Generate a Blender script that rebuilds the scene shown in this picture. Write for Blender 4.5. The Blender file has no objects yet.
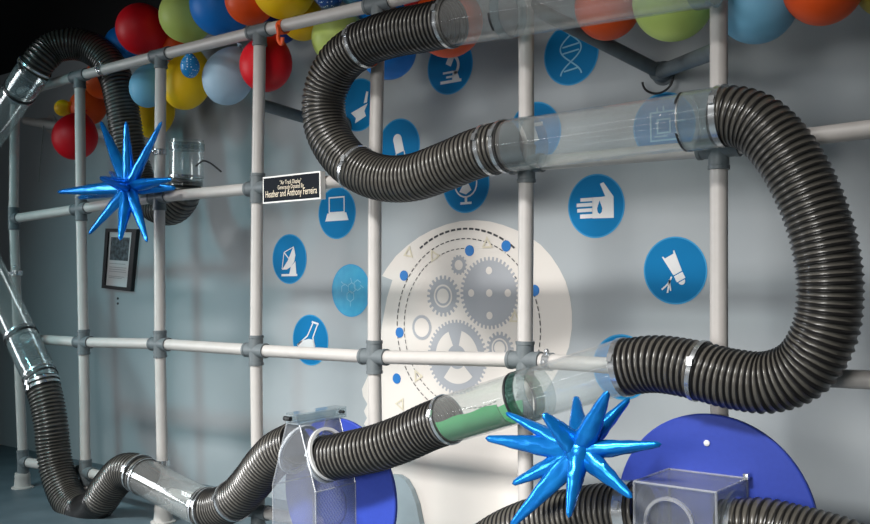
import bpy, bmesh, math, random
from mathutils import Vector as V, Matrix
random.seed(7)
sc = bpy.context.scene
COL = sc.collection
PI = math.pi
# ------------------------------------------------------------------ camera
F_PX, YAW, PITCH, ROLL = 969.79, .677, .0185, -.0111
CAM = V((4.6815, -2.4701, 1.0049))
FW = V((-math.sin(YAW)*math.cos(PITCH), math.cos(YAW)*math.cos(PITCH), math.sin(PITCH)))
_r = V((math.cos(YAW), math.sin(YAW), 0)); _u = _r.cross(FW)
RT = _r*math.cos(ROLL) + _u*math.sin(ROLL); UP = -_r*math.sin(ROLL) + _u*math.cos(ROLL)
def ray(px, py): return FW + RT*((px-435)/F_PX) + UP*((262-py)/F_PX)
def at(px, py, y):                      # point of the plane y = const that the photo shows at (px, py)
    d = ray(px, py); return CAM + d*((y-CAM.y)/d.y)
cd = bpy.data.cameras.new('camera'); cam = bpy.data.objects.new('camera', cd); COL.objects.link(cam)
cd.sensor_width = 36; cd.lens = F_PX/870*36; cd.clip_start = .05; cd.clip_end = 60
cam.matrix_world = Matrix(((RT.x, UP.x, -FW.x, CAM.x), (RT.y, UP.y, -FW.y, CAM.y), (RT.z, UP.z, -FW.z, CAM.z), (0, 0, 0, 1)))
sc.camera = cam
WY = .58                                # the wall's front face
# ------------------------------------------------------------------ materials
def lin(c):
    return tuple((v/255/12.92 if v/255 <= .04045 else ((v/255+.055)/1.055)**2.4) for v in c)+(1,)
def mat(name, rgb, rough=.5, metal=0, noise=0, nscale=20, rgb2=None, bump=0, coat=0, spec=.5, sss=0):
    m = bpy.data.materials.new(name); m.use_nodes = True
    nt = m.node_tree; b = nt.nodes['Principled BSDF']
    b.inputs['Base Color'].default_value = lin(rgb)
    b.inputs['Roughness'].default_value = rough; b.inputs['Metallic'].default_value = metal
    b.inputs['Specular IOR Level'].default_value = spec
    if coat: b.inputs['Coat Weight'].default_value = coat; b.inputs['Coat Roughness'].default_value = .08
    if sss: b.inputs['Subsurface Weight'].default_value = sss; b.inputs['Subsurface Radius'].default_value = (.05, .05, .05)
    if noise or bump:
        tc = nt.nodes.new('ShaderNodeTexCoord'); n = nt.nodes.new('ShaderNodeTexNoise')
        n.inputs['Scale'].default_value = nscale; n.inputs['Detail'].default_value = 5
        nt.links.new(tc.outputs['Object'], n.inputs['Vector'])
    if noise:
        r2 = rgb2 or tuple(v*.75 for v in rgb)
        mx = nt.nodes.new('ShaderNodeMix'); mx.data_type = 'RGBA'
        mr = nt.nodes.new('ShaderNodeMapRange'); mr.inputs[1].default_value = .35; mr.inputs[2].default_value = .7
        mr.inputs[3].default_value = 0; mr.inputs[4].default_value = noise
        nt.links.new(n.outputs['Fac'], mr.inputs[0]); nt.links.new(mr.outputs[0], mx.inputs[0])
        mx.inputs[6].default_value = lin(rgb); mx.inputs[7].default_value = lin(r2)
        nt.links.new(mx.outputs[2], b.inputs['Base Color'])
    if bump:
        bp = nt.nodes.new('ShaderNodeBump'); bp.inputs['Strength'].default_value = bump; bp.inputs['Distance'].default_value = .004
        nt.links.new(n.outputs['Fac'], bp.inputs['Height']); nt.links.new(bp.outputs['Normal'], b.inputs['Normal'])
    return m
def clear(name, tint, haze, hazecol, rough=.06, edge=.3):
    m = bpy.data.materials.new(name); m.use_nodes = True; nt = m.node_tree
    for n in list(nt.nodes): nt.nodes.remove(n)
    N = lambda t: nt.nodes.new(t); L = nt.links.new
    out = N('ShaderNodeOutputMaterial'); tr = N('ShaderNodeBsdfTransparent'); tr.inputs[0].default_value = lin(tint)
    df = N('ShaderNodeBsdfDiffuse'); df.inputs[0].default_value = lin(hazecol)
    gl = N('ShaderNodeBsdfGlossy'); gl.inputs['Roughness'].default_value = rough
    lw = N('ShaderNodeLayerWeight'); lw.inputs[0].default_value = .25
    tc = N('ShaderNodeTexCoord'); ns = N('ShaderNodeTexNoise'); ns.inputs['Scale'].default_value = 14; ns.inputs['Detail'].default_value = 6
    L(tc.outputs['Object'], ns.inputs['Vector'])
    m1 = N('ShaderNodeMath'); m1.operation = 'MULTIPLY_ADD'; m1.inputs[1].default_value = edge; m1.inputs[2].default_value = haze*.6
    L(lw.outputs['Facing'], m1.inputs[0])
    m2 = N('ShaderNodeMath'); m2.operation = 'MULTIPLY_ADD'; m2.inputs[1].default_value = haze*.8; L(ns.outputs['Fac'], m2.inputs[0]); L(m1.outputs[0], m2.inputs[2])
    x1 = N('ShaderNodeMixShader'); L(m2.outputs[0], x1.inputs[0]); L(tr.outputs[0], x1.inputs[1]); L(df.outputs[0], x1.inputs[2])
    fp = N('ShaderNodeMath'); fp.operation = 'POWER'; fp.inputs[1].default_value = 5; L(lw.outputs['Facing'], fp.inputs[0])
    fr = N('ShaderNodeMath'); fr.operation = 'MULTIPLY_ADD'; fr.inputs[1].default_value = .7; fr.inputs[2].default_value = .055; L(fp.outputs[0], fr.inputs[0])
    lw.inputs[0].default_value = .5
    x2 = N('ShaderNodeMixShader'); L(fr.outputs[0], x2.inputs[0]); L(x1.outputs[0], x2.inputs[1]); L(gl.outputs[0], x2.inputs[2])
    L(x2.outputs[0], out.inputs[0]); return m
M = dict(
    wall=mat('wall_paint', (164, 170, 173), .75, noise=.5, nscale=3.5, rgb2=(153, 160, 165), bump=.05),
    black=mat('black_paint', (14, 15, 17), .9, noise=.5, nscale=6),
    floor=mat('floor_paint', (92, 108, 116), .45, noise=.7, nscale=5, rgb2=(66, 82, 90)),
    pipe=mat('white_pvc', (182, 178, 174), .42, noise=.35, nscale=18, rgb2=(164, 161, 158)),
    fit=mat('grey_pvc', (98, 105, 108), .5, noise=.5, nscale=30, rgb2=(82, 90, 93)),
    brace=mat('dark_grey_pvc', (84, 93, 97), .5, noise=.5, nscale=25),
    hose=mat('black_hose', (26, 25, 25), .3, spec=.5),
    web=mat('grey_hose_web', (84, 81, 75), .28, noise=.5, nscale=25, rgb2=(66, 64, 60), spec=.6),
    clamp=mat('clamp_steel', (205, 208, 210), .25, metal=.85, noise=.3, nscale=40),
    tape=mat('black_rubber', (26, 27, 29), .5),
    ring=mat('milky_plastic', (214, 214, 212), .35),
    tube=clear('clear_acrylic_tube', (250, 252, 252), .045, (222, 220, 218), .05, .07),
    box=clear('clear_acrylic_sheet', (246, 248, 250), .06, (205, 208, 212), .05, .10),
    boxedge=clear('acrylic_edge', (235, 238, 242), .22, (225, 226, 228), .2, .15),
    collar=clear('acrylic_collar', (230, 236, 238), .05, (215, 218, 218), .06, .08),
    greencollar=clear('smoky_green_collar', (150, 176, 170), .10, (70, 100, 95), .08, .15),
    green=mat('green_sheet', (0, 140, 72), .5, noise=.4, nscale=20, rgb2=(0, 118, 60)),
    disc=mat('blue_panel', (36, 60, 156), .6, noise=.4, nscale=90, rgb2=(30, 52, 142)),
    grille=mat('grey_blue_mesh', (92, 96, 150), .5),
    greyboard=mat('grey_board', (142, 156, 162), .6, noise=.3, nscale=8),  # shadow tone beside the left panel, put into the colour
    head=mat('off_white_vinyl', (216, 210, 203), .75, noise=.3, nscale=4, rgb2=(208, 204, 199), spec=.2),
    gear=mat('grey_vinyl', (164, 167, 172), .75, noise=.4, nscale=8, rgb2=(156, 160, 166), spec=.2),
    cream=mat('cream_vinyl', (206, 198, 176), .7),
    dash=mat('dark_ink', (58, 58, 62), .7),
    decal=mat('blue_vinyl', (3, 116, 172), .7, noise=.3, nscale=8, rgb2=(4, 106, 162), spec=.2),
    rim=mat('pale_blue_vinyl', (48, 146, 196), .7),
    teal=mat('teal_vinyl', (20, 146, 190), .5, noise=.6, nscale=30, rgb2=(60, 170, 204)),
    dot=mat('dot_blue_vinyl', (10, 106, 178), .5),
    white=mat('white_ink', (222, 222, 222), .6),
    paleline=mat('pale_blue_ink', (130, 190, 216), .6),
    foil=mat('blue_foil', (24, 136, 222), .25, metal=.65, noise=.4, nscale=25, rgb2=(6, 90, 190), bump=.35),
    frameblk=mat('black_frame', (20, 22, 26), .4),
    paper=mat('printed_paper', (206, 206, 206), .6),
    photo=mat('dark_photo_print', (24, 34, 40), .35, noise=.9, nscale=45, rgb2=(104, 116, 122)),
    greyink=mat('grey_ink', (140, 142, 146), .6),
    signblk=mat('sign_navy', (14, 20, 28), .75, spec=.2),
    signwht=mat('sign_white', (228, 226, 222), .45),
    signtxt=mat('sign_cream', (236, 222, 196), .5),
    rope=mat('string_fibre', (120, 124, 122), .8),
    ribbon=mat('orange_ribbon', (224, 82, 22), .5),
)
BC = dict(red=(212, 14, 30), orange=(232, 84, 24), yellow=(248, 200, 24), lime=(196, 216, 116), blue=(20, 126, 218), navy=(18, 56, 142),
          pale=(168, 196, 216), sky=(120, 182, 214), darkred=(150, 20, 24), olive=(150, 140, 40), green=(120, 178, 84))
for k, c in BC.items(): M['b_'+k] = mat(k+'_latex', c, .48, spec=.3)
def dots_mat(name, base):
    m = mat(name, base, .35); nt = m.node_tree; b = nt.nodes['Principled BSDF']
    tc = nt.nodes.new('ShaderNodeTexCoord'); vo = nt.nodes.new('ShaderNodeTexVoronoi'); vo.inputs['Scale'].default_value = 95; vo.inputs['Randomness'].default_value = .25
    nt.links.new(tc.outputs['Object'], vo.inputs['Vector'])
    lt = nt.nodes.new('ShaderNodeMath'); lt.operation = 'LESS_THAN'; lt.inputs[1].default_value = .26; nt.links.new(vo.outputs['Distance'], lt.inputs[0])
    mx = nt.nodes.new('ShaderNodeMix'); mx.data_type = 'RGBA'; mx.inputs[6].default_value = lin(base); mx.inputs[7].default_value = lin((215, 230, 240))
    nt.links.new(lt.outputs[0], mx.inputs[0]); nt.links.new(mx.outputs[2], b.inputs['Base Color']); return m
M['b_dotblue'] = dots_mat('dotted_blue_latex', (14, 128, 192)); M['b_dotnavy'] = dots_mat('dotted_navy_latex', (14, 70, 140))
# ------------------------------------------------------------------ object helpers
def empty(name, loc, label=None, cat=None, group=None):
    o = bpy.data.objects.new(name, None); COL.objects.link(o); o.location = loc; o.empty_display_size = .05
    if label: tag(o, label, cat, group)
    return o
def tag(o, label, cat, group=None):
    o['label'] = label; o['category'] = cat
    if group: o['group'] = group
    return o
def obj(name, bm, m, parent=None, smooth=True, org=None):
    """bm is in world coordinates; the object's origin is org (or the parent's place)."""
    bmesh.ops.recalc_face_normals(bm, faces=bm.faces[:]) if len(bm.faces) else None
    me = bpy.data.meshes.new(name)
    base = V(org) if org is not None else (V(parent_world(parent)) if parent else V((0, 0, 0)))
    bmesh.ops.translate(bm, verts=bm.verts[:], vec=-base)
    bm.to_mesh(me); bm.free()
    ms = m if isinstance(m, (list, tuple)) else [m]
    for x in ms: me.materials.append(x)
    if smooth:
        me.polygons.foreach_set('use_smooth', [True]*len(me.polygons))
        me.set_sharp_from_angle(angle=math.radians(42))
    o = bpy.data.objects.new(name, me); COL.objects.link(o)
    if parent: o.parent = parent; o.location = base - V(parent_world(parent))
    else: o.location = base
    return o
def parent_world(p):
    v = V(p.location)
    while p.parent: p = p.parent; v += V(p.location)
    return v
def struct(o): o['kind'] = 'structure'; return o
def B(): return bmesh.new()
def box(bm, lo, hi, bevel=0):
    lo, hi = V(lo), V(hi)
    r = bmesh.ops.create_cube(bm, size=1, matrix=Matrix.Translation((lo+hi)/2) @ Matrix.Diagonal(list(hi-lo)+[1]))
    if bevel:
        es = list({e for v in r['verts'] for e in v.link_edges})
        bmesh.ops.bevel(bm, geom=es, offset=bevel, segments=2, affect='EDGES', profile=.5)
def frames(pts):
    pts = [V(p) for p in pts]; T = []
    for i in range(len(pts)):
        a, b = pts[max(i-1, 0)], pts[min(i+1, len(pts)-1)]; T.append((b-a).normalized())
    ref = V((0, -1, 0)) if abs(T[0].y) < .9 else V((0, 0, 1))
    n = (ref - T[0]*ref.dot(T[0])).normalized(); out = []
    for t in T:
        n = (n - t*n.dot(t)).normalized(); out.append((t, n, t.cross(n)))
    return pts, out
def sweep(bm, pts, rad, seg=20, caps=True, arc=(0, 2*PI), mi=0):
    pts, fr = frames(pts)
    closed = abs(arc[1]-arc[0]-2*PI) < 1e-6; cnt = seg if closed else seg+1
    rings = []
    for i, p in enumerate(pts):
        r = rad[i] if isinstance(rad, (list, tuple)) else rad
        t, n, b = fr[i]
        rings.append([bm.verts.new(p + (n*math.cos(a)+b*math.sin(a))*r) for a in (arc[0]+(arc[1]-arc[0])*k/seg for k in range(cnt))])
    for a, b in zip(rings, rings[1:]):
        for k in range(cnt if closed else cnt-1):
            f = bm.faces.new((a[k], a[(k+1) % cnt], b[(k+1) % cnt], b[k])); f.material_index = mi
    if caps and closed:
        for rg in (rings[0][::-1], rings[-1]):
            f = bm.faces.new(rg); f.material_index = mi
    return rings
def pipe_shell(bm, pts, r, wall, seg=32):
    """open tube with real wall thickness"""
    o = sweep(bm, pts, r, seg, caps=False); i = sweep(bm, pts, r-wall, seg, caps=False)
    for e in (0, -1):
        for k in range(seg):
            bm.faces.new((o[e][k], o[e][(k+1) % seg], i[e][(k+1) % seg], i[e][k]))
def catmull(ctrl, step=.002):
    P = [V(p) for p in ctrl]; P = [P[0]*2-P[1]] + P + [P[-1]*2-P[-2]]
    raw = []
    for i in range(1, len(P)-2):
        p0, p1, p2, p3 = P[i-1:i+3]
        t01 = max((p1-p0).length**.5, 1e-4); t12 = max((p2-p1).length**.5, 1e-4); t23 = max((p3-p2).length**.5, 1e-4)
        m1 = (p2-p1) + t12*((p1-p0)/t01 - (p2-p0)/(t01+t12)); m2 = (p2-p1) + t12*((p3-p2)/t23 - (p3-p1)/(t12+t23))
        for k in range(60):
            s = k/60; raw.append(p1*(2*s**3-3*s*s+1) + m1*(s**3-2*s*s+s) + p2*(-2*s**3+3*s*s) + m2*(s**3-s*s))
    raw.append(P[-2])
    L = [0]
    for a, b in zip(raw, raw[1:]): L.append(L[-1]+(b-a).length)
    n = max(2, int(L[-1]/step)); out = []; j = 0
    for k in range(n+1):
        s = L[-1]*k/n
        while j < len(L)-2 and L[j+1] < s: j += 1
        d = L[j+1]-L[j]; out.append(raw[j].lerp(raw[j+1], 0 if d == 0 else (s-L[j])/d))
    return out, L[-1]
def pick(pts, frac): return int(round(frac*(len(pts)-1)))
def lathe(bm, prof, mtx, seg=24, mi=0):
    """prof: (r, z) pairs; mtx places the axis (z)"""
    rings = []
    for r, z in prof:
        if r < 1e-5: rings.append([bm.verts.new(mtx @ V((0, 0, z)))])
        else: rings.append([bm.verts.new(mtx @ V((r*math.cos(2*PI*k/seg), r*math.sin(2*PI*k/seg), z))) for k in range(seg)])
    for a, b in zip(rings, rings[1:]):
        for k in range(seg):
            q = [a[k % len(a)], a[(k+1) % len(a)], b[(k+1) % len(b)], b[k % len(b)]]
            u = []
            for v in q:
                if v not in u: u.append(v)
            if len(u) > 2: f = bm.faces.new(u); f.material_index = mi
def axis(p, d):
    d = V(d).normalized(); return Matrix.Translation(V(p)) @ d.to_track_quat('Z', 'Y').to_matrix().to_4x4()
def cyl(bm, a, b, r, seg=20, mi=0): sweep(bm, [a, b], r, seg, True, mi=mi)
# flat marks on a plane: uv (metres) -> world
def flat(bm, poly, fn, d0, d1, mi=0):
    """a thin solid; fn(u, v, d) gives the world point d in front of the plane"""
    top = [bm.verts.new(fn(u, v, d1)) for u, v in poly]; bot = [bm.verts.new(fn(u, v, d0)) for u, v in poly]
    f = bm.faces.new(top); f.material_index = mi
    n = len(poly)
    for k in range(n):
        f = bm.faces.new((top[k], top[(k+1) % n], bot[(k+1) % n], bot[k])); f.material_index = mi
def circ(cx, cy, r, n=40, a0=0, a1=2*PI): return [(cx+r*math.cos(a0+(a1-a0)*k/n), cy+r*math.sin(a0+(a1-a0)*k/n)) for k in range(n)]
def ringflat(bm, cx, cy, r0, r1, fn, d0, d1, n=40, a0=0, a1=2*PI, mi=0):
    for k in range(n):
        p, q = a0+(a1-a0)*k/n, a0+(a1-a0)*(k+1)/n
        pts = [(cx+r*math.cos(a), cy+r*math.sin(a)) for r, a in ((r0, p), (r1, p), (r1, q), (r0, q))]
        f = bm.faces.new([bm.verts.new(fn(u, v, d1)) for u, v in pts]); f.material_index = mi
def stroke(bm, pts, w, fn, d0, d1, mi=0):
    P = [V((p[0], p[1])) for p in pts]
    P = [p for i, p in enumerate(P) if i == 0 or (p-P[i-1]).length > 1e-7]
    cl = len(P) > 3 and (P[0]-P[-1]).length < 1e-6
    if cl: P = P[:-1]
    n = len(P); L_, R_ = [], []
    for i in range(n):
        a = P[(i-1) % n] if (cl or i > 0) else P[i]; b = P[(i+1) % n] if (cl or i < n-1) else P[i]
        t0 = (P[i]-a).normalized() if a != P[i] else (b-P[i]).normalized(); t1 = (b-P[i]).normalized() if b != P[i] else t0
        m = V((-(t0+t1).y, (t0+t1).x)); m = m.normalized() if m.length > 1e-6 else V((-t0.y, t0.x))
        k = w/2/max(.35, m.dot(V((-t0.y, t0.x))))
        L_.append(P[i]+m*k); R_.append(P[i]-m*k)
    top = [[bm.verts.new(fn(q.x, q.y, d1)) for q in S_] for S_ in (L_, R_)]
    for i in range(n if cl else n-1):
        j = (i+1) % n; f = bm.faces.new((top[0][i], top[1][i], top[1][j], top[0][j])); f.material_index = mi
def wallfn(c, s=1.0):
    return lambda u, v, d: V((c.x+u*s, WY-d, c.z+v*s))
# ------------------------------------------------------------------ room
bm = B(); box(bm, (-5, WY, 0), (8, WY+.12, 2.33)); struct(obj('wall_back', bm, M['wall'], smooth=False))
bm = B(); box(bm, (-5, WY, 2.33), (8, WY+.12, 5.6)); struct(obj('wall_top', bm, M['black'], smooth=False))
bm = B(); box(bm, (-5, -8, -.1), (8, WY+.12, 0)); struct(obj('floor', bm, M['floor'], smooth=False))
bm = B(); box(bm, (-5, -8, 5.6), (8, WY+.12, 5.7)); struct(obj('ceiling', bm, M['black'], smooth=False))
bm = B(); box(bm, (-5.1, -8, 0), (-5, WY+.12, 5.6)); struct(obj('wall_left', bm, M['black'], smooth=False))
# ------------------------------------------------------------------ pipe frame
PR = .0235
JP = {(0,3):(15,93.6),(1,3):(79.7,76),(2,3):(161,55),(3,3):(260,31),(4,3):(379,4),(5,3):(526,-35),(6,3):(719,-84),
      (0,2):(13.7,218.7),(1,2):(81,208.7),(2,2):(159.4,197),(3,2):(257.5,188.3),(4,2):(375,178),(5,2):(526.5,164),(6,2):(718.8,148),
      (0,1):(18,338),(1,1):(83.7,342.2),(2,1):(160,344),(3,1):(256,350.3),(4,1):(374.3,357),(5,1):(525,360),(6,1):(719,373),
      (0,0):(23,461.5),(1,0):(85.6,472),(2,0):(163,492),(3,0):(258,511),(4,0):(377,535),(5,0):(526,567),(6,0):(721,608)}
J = {k: at(p[0], p[1], 0) for k, p in JP.items()}
for m, p in ((3, (975, -148)), (2, (976, 116)), (1, (982, 385)), (0, (988, 663))): J[(7, m)] = at(p[0], p[1], 0)
fr = empty('pipe_frame', (1.83, 0, 0), 'white plastic pipe grid with grey cross fittings standing in front of mural wall', 'pipe frame')
for n in range(8):
    bm = B(); foot = J[(n, 0)].copy(); foot.z = 0
    if n == 0: foot = at(22.5, 488, 0); foot.z = 0
    pts = [foot + V((0, 0, .004))] + [J[(n, m)] for m in range(4)]
    sweep(bm, pts, PR, 20); obj('post', bm, M['pipe'], fr)
    bm = B(); mt = Matrix.Translation(foot)
    lathe(bm, [(0, .0), (.052, .0), (.052, .005), (.04, .009), (.036, .05), (.038, .055), (.034, .075), (.025, .078)], mt, 24); obj('foot_flange', bm, M['pipe'], fr)
for m in range(4):
    for n in range(7):
        bm = B(); cyl(bm, J[(n, m)], J[(n+1, m)], PR*.98); obj('rail', bm, M['pipe'], fr)
def fitting(n, m):
    bm = B(); p = J[(n, m)]; R = .0272
    def arm(d, L=.058):
        d = d.normalized()
        lathe(bm, [(R, 0), (R, L-.012), (R+.0018, L-.011), (R+.0018, L-.001), (PR+.0005, L), (PR+.0005, L-.01)], axis(p, d), 24)
    if m < 3: arm(J[(n, m+1)]-p)
    if m > 0: arm(p-(J[(n, m)]*2-J[(n, m-1)]))
    else: arm(V((0, 0, -1)))
    if n < 7: arm(J[(n+1, m)]-p)
    if n > 0: arm(J[(n-1, m)]-p)
    bmesh.ops.create_uvsphere(bm, u_segments=20, v_segments=12, radius=R*1.02, matrix=Matrix.Translation(p))
    obj('cross_fitting' if m < 3 else 'tee_fitting', bm, M['fit'], fr)
for n in range(8):
    for m in range(4): fitting(n, m)
# braces back to the wall (they carry the frame)
def brace(a, b, cap=True):
    bm = B(); cyl(bm, a, b, PR); return obj('brace', bm, M['brace'], fr)
hub = at(660, 72, WY-.03)
brace(hub, at(527, 4, 0)); brace(hub, at(718, 50, 0))
bm = B(); lathe(bm, [(0, 0), (.042, 0), (.042, .006), (.034, .01), (.032, .05), (.02, .058), (0, .06)], axis(V((hub.x, WY, hub.z)), (0, -1, 0)), 24); obj('wall_flange', bm, M['brace'], fr)
bm = B(); tor = [hub + V((.055*math.cos(a), -.02, -.03+.045*math.sin(a))) for a in [PI+PI*k/16 for k in range(17)]]
sweep(bm, tor, .004, 8); obj('cable_loop', bm, M['tape'], fr)
hub2 = at(338, 128, WY-.03); brace(hub2, at(256.5, 103, 0))
bm = B(); lathe(bm, [(0, 0), (.055, 0), (.055, .008), (.034, .012), (.032, .05), (0, .06)], axis(V((hub2.x, WY, hub2.z)), (0, -1, 0)), 24); obj('wall_flange', bm, M['brace'], fr)
hub3 = at(26, 121, WY-.16)
bm = B(); cyl(bm, hub3, at(116, 136, WY-.16), PR); obj('brace', bm, M['pipe'], fr)
bm = B(); lathe(bm, [(0, 0), (.055, 0), (.055, .008), (.034, .012), (.032, .05), (0, .17)], axis(V((hub3.x, WY, hub3.z)), (0, -1, 0)), 24); obj('wall_flange', bm, M['pipe'], fr)
# small pipe hanger clamps on rails
def hanger(p, d, name='pipe_clamp'):
    bm = B(); d = V(d).normalized(); sweep(bm, [p-d*.012, p+d*.012], PR+.004, 18)
    n = V((0, -1, 0)); box(bm, p+n*(PR+.002)+V((-.006, -.014, -.006)), p+n*(PR+.002)+V((.006, .004, .006)), .001)
    bmesh.ops.create_uvsphere(bm, u_segments=10, v_segments=8, radius=.008, matrix=Matrix.Translation(p+V((0, -.012, PR+.008))))
    obj(name, bm, M['clamp'], fr)
e = (J[(6, 1)]-J[(5, 1)]).normalized()
hanger(J[(5, 1)]+e*.085, e)
hanger(at(160, 152, 0), (0, 0, 1)); hanger(at(163, 463, 0), (0, 0, 1)); hanger(at(103, 70, 0), J[(2, 3)]-J[(1, 3)]); hanger(at(17, 273, 0), (0, 0, 1))
# ------------------------------------------------------------------ hoses and clear tubes
HR = .0765
def hose(label, ctrl, clamps=(), R=HR, smooth=None, pitch=.0165, amp=.0055, wires=()):
    """ctrl: (px, py, y) along the axis of the hose"""
    n0 = 8
    pts, L = catmull([at(*c) for c in ctrl], pitch/n0)
    n = max(1, round((len(pts)-1)/n0))
    PROF = (1, .98, .45, .12, 0, 0, .12, .5)
    sm = [0 if not smooth else max(0, min(1, (i/len(pts)-smooth[0])/.05, (smooth[1]-i/len(pts))/.05)) for i in range(len(pts))]
    rad = [R - amp*(1-PROF[i % n0])*(1-sm[i]) - .002*sm[i] for i in range(len(pts))]
    c = pts[len(pts)//2]
    bm = B(); o = sweep(bm, pts, rad, 36, caps=False)
    for f in bm.faces:
        j = (f.index if f.index >= 0 else 0)
    bm.faces.ensure_lookup_table()
    for j, f in enumerate(bm.faces): f.material_index = 0 if ((j//36) % n0) in (0, 1, 6, 7) or sm[min(j//36, len(sm)-1)] > .5 else 1
    i1 = [sweep(bm, [pts[q], pts[q]+(pts[q+s_]-pts[q])*3], R-amp-.004, 36, caps=False) for q, s_ in ((0, 1), (len(pts)-1, -1))]
    for e, ri in ((0, i1[0]), (-1, i1[1])):              # rolled mouth: the hose wall has thickness
        for k in range(36):
            vs = (o[e][k], o[e][(k+1) % 36], ri[0][(k+1) % 36], ri[0][k])
            if e == 0: bm.faces.new(vs)
            else: bm.faces.new((o[e][k], o[e][(k+1) % 36], ri[0][-((k+1) % 36) % 36], ri[0][-k % 36])) if False else bm.faces.new(vs)
    root = obj('corrugated_hose', bm, [M['hose'], M['web']], org=c)
    tag(root, label, 'hose', 'black corrugated hoses')
    for cl in clamps:
        f, w = cl[0], cl[1]; i = min(max(pick(pts, f), 1), len(pts)-2)
        t = (pts[i+1]-pts[i-1]).normalized(); p = pts[i]
        bm = B(); lathe(bm, [(R-.004, -w/2), (R+.0035, -w/2), (R+.0035, w/2), (R-.004, w/2)], axis(p, t), 40)
        s = (V((0, -1, .4)) - t*t.dot(V((0, -1, .4)))).normalized()
        mt = Matrix.Translation(p+s*(R+.005)) @ s.to_track_quat('Z', 'Y').to_matrix().to_4x4()
        bmesh.ops.create_cube(bm, size=1, matrix=mt @ Matrix.Diagonal((.014, .022, .009, 1)))
        obj(cl[2] if len(cl) > 2 else 'band_clamp', bm, M[cl[3]] if len(cl) > 3 else M['clamp'], root)
    return root
def tube(label, ends, collars=(), R=.0745, wall=.004):
    a, b = at(*ends[0]), at(*ends[1]); c = (a+b)/2
    bm = B(); pipe_shell(bm, [a, b], R, wall, 48)
    root = obj('clear_tube', bm, M['tube'], org=c); tag(root, label, 'clear tube', 'clear acrylic tubes')
    d = (b-a).normalized()
    for cl in collars:
        p = a.lerp(b, cl[0]); w = cl[1]
        if cl[2] == 'collar':
            bm = B(); lathe(bm, [(R+.0005, -w/2), (R+.0035, -w/2), (R+.0035, w/2), (R+.0005, w/2), (R+.0005, -w/2)], axis(p, d), 48)
            obj('collar', bm, M[cl[3] if len(cl) > 3 else 'collar'], root)
        elif cl[2] == 'tape':                              # broken pieces of black tape round the joint
            for a0, a1 in cl[3]:
                bm = B(); sweep(bm, [p-d*w/2, p+d*w/2], R+.004, 10, False, (a0, a1)); obj('black_tape', bm, M['tape'], root)
        elif cl[2] == 'ring':
            bm = B(); lathe(bm, [(R+.0005, -w/2), (R+.004, -w/2), (R+.004, w/2), (R+.0005, w/2), (R+.0005, -w/2)], axis(p, d), 48)
            obj('ring', bm, M[cl[3]], root)
    return root
TY = -.108
tube('clear tube running along the top of the photo from S-bend hose', [(449, 22.6, TY), (714, -23.6, TY)],
     [(.24, .008, 'tape', ((.2, .9), (2.2, 2.9), (-1.6, -.6))), (.97, .05, 'collar'), (.26, .03, 'collar')])
tube('clear tube in upper middle covering circuit chip decal, between two hose bends', [(505, 146.4, TY), (722, 117, TY)],
     [(.10, .07, 'collar'), (.86, .008, 'tape', ((.5, 1.5), (-1.2, -.5), (2.2, 3))), (.865, .004, 'ring', 'clamp'), (.93, .085, 'collar')])
tube('clear tube holding green sheet, sloping down left past cross fitting', [(624, 366, TY), (444, 420.7, TY)],
     [(.47, .05, 'collar'), (.515, .028, 'collar', 'greencollar'), (.545, .007, 'ring', 'tape')])
tube('short clear tube near the floor between two black hose bends', [(208, 510, TY), (140, 474.7, TY)],
     [(.93, .008, 'ring', 'clamp')])
tube('clear tube at left edge running steeply down beside leftmost post', [(-26, 236, TY), (42.5, 381.5, TY)],
     [(.70, .012, 'ring', 'clamp'), (.72, .012, 'ring', 'tape'), (.955, .01, 'ring', 'clamp'), (.98, .01, 'ring', 'tape'), (.83, .16, 'collar')])
tube('clear tube in top left corner leading into dark hose arch', [(-26, 158, TY), (34, 70, TY)],
     [(.78, .012, 'ring', 'tape'), (.76, .008, 'ring', 'clamp'), (.90, .11, 'collar')])
t7 = tube('short open clear tube end behind blue star, third post from left', [(186, 186, .2), (187, 140, .2)], [(.2, .01, 'ring', 'clamp'), (.85, .03, 'collar')])
bm = B(); w, _ = catmull([at(196, 166, .14), at(203, 161, .14), at(210, 163, .14), at(221, 171.5, .14)], .01); sweep(bm, w, .004, 8); obj('cable_tie', bm, M['tape'], t7)

hose('black S-bend hose at top centre between two upper clear tubes',
     [(454, 21.5, TY), (424, 28, TY), (396, 33, TY), (364, 44, TY), (337, 66, TY), (324, 98, TY), (327, 130, TY), (346, 160, TY), (376, 176.5, TY), (410, 178, TY), (446, 166, TY), (474, 154.5, TY), (498, 147.5, TY), (510, 145.5, TY)],
     [(.012, .012), (.245, .012), (.60, .012), (.955, .012), (.99, .012)])
hose('large black hose curving down the right side of the photo',
     [(718, 116.5, TY), (733, 116, TY), (757, 124, TY), (783, 150, TY), (806, 190, TY), (823, 238, TY), (830, 288, TY), (824, 334, TY), (803, 368, TY), (770, 382, TY), (733, 379, TY), (692, 369, TY), (656, 364, TY), (621, 367.5, TY)],
     [(.012, .016), (.82, .012), (.99, .016)])
hose('black hose from green-filled tube down into clear hopper',
     [(449, 419, TY), (428, 427, TY), (404, 438, TY-.01), (376, 448, TY-.03), (350, 454, TY-.045), (322, 459.5, TY-.05)],
     [(.01, .01), (.975, .012, 'band_clamp', 'ring')])
hose('black hose rising from floor-level tube to left side of hopper',
     [(203, 507, TY), (210, 508.5, TY), (221, 506.5, TY), (237, 498, TY-.01), (252, 482, TY-.02), (265, 465, TY-.04), (278, 452, TY-.05), (296, 443, TY-.05)],
     [(.02, .008), (.06, .008), (.30, .012)])
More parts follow.
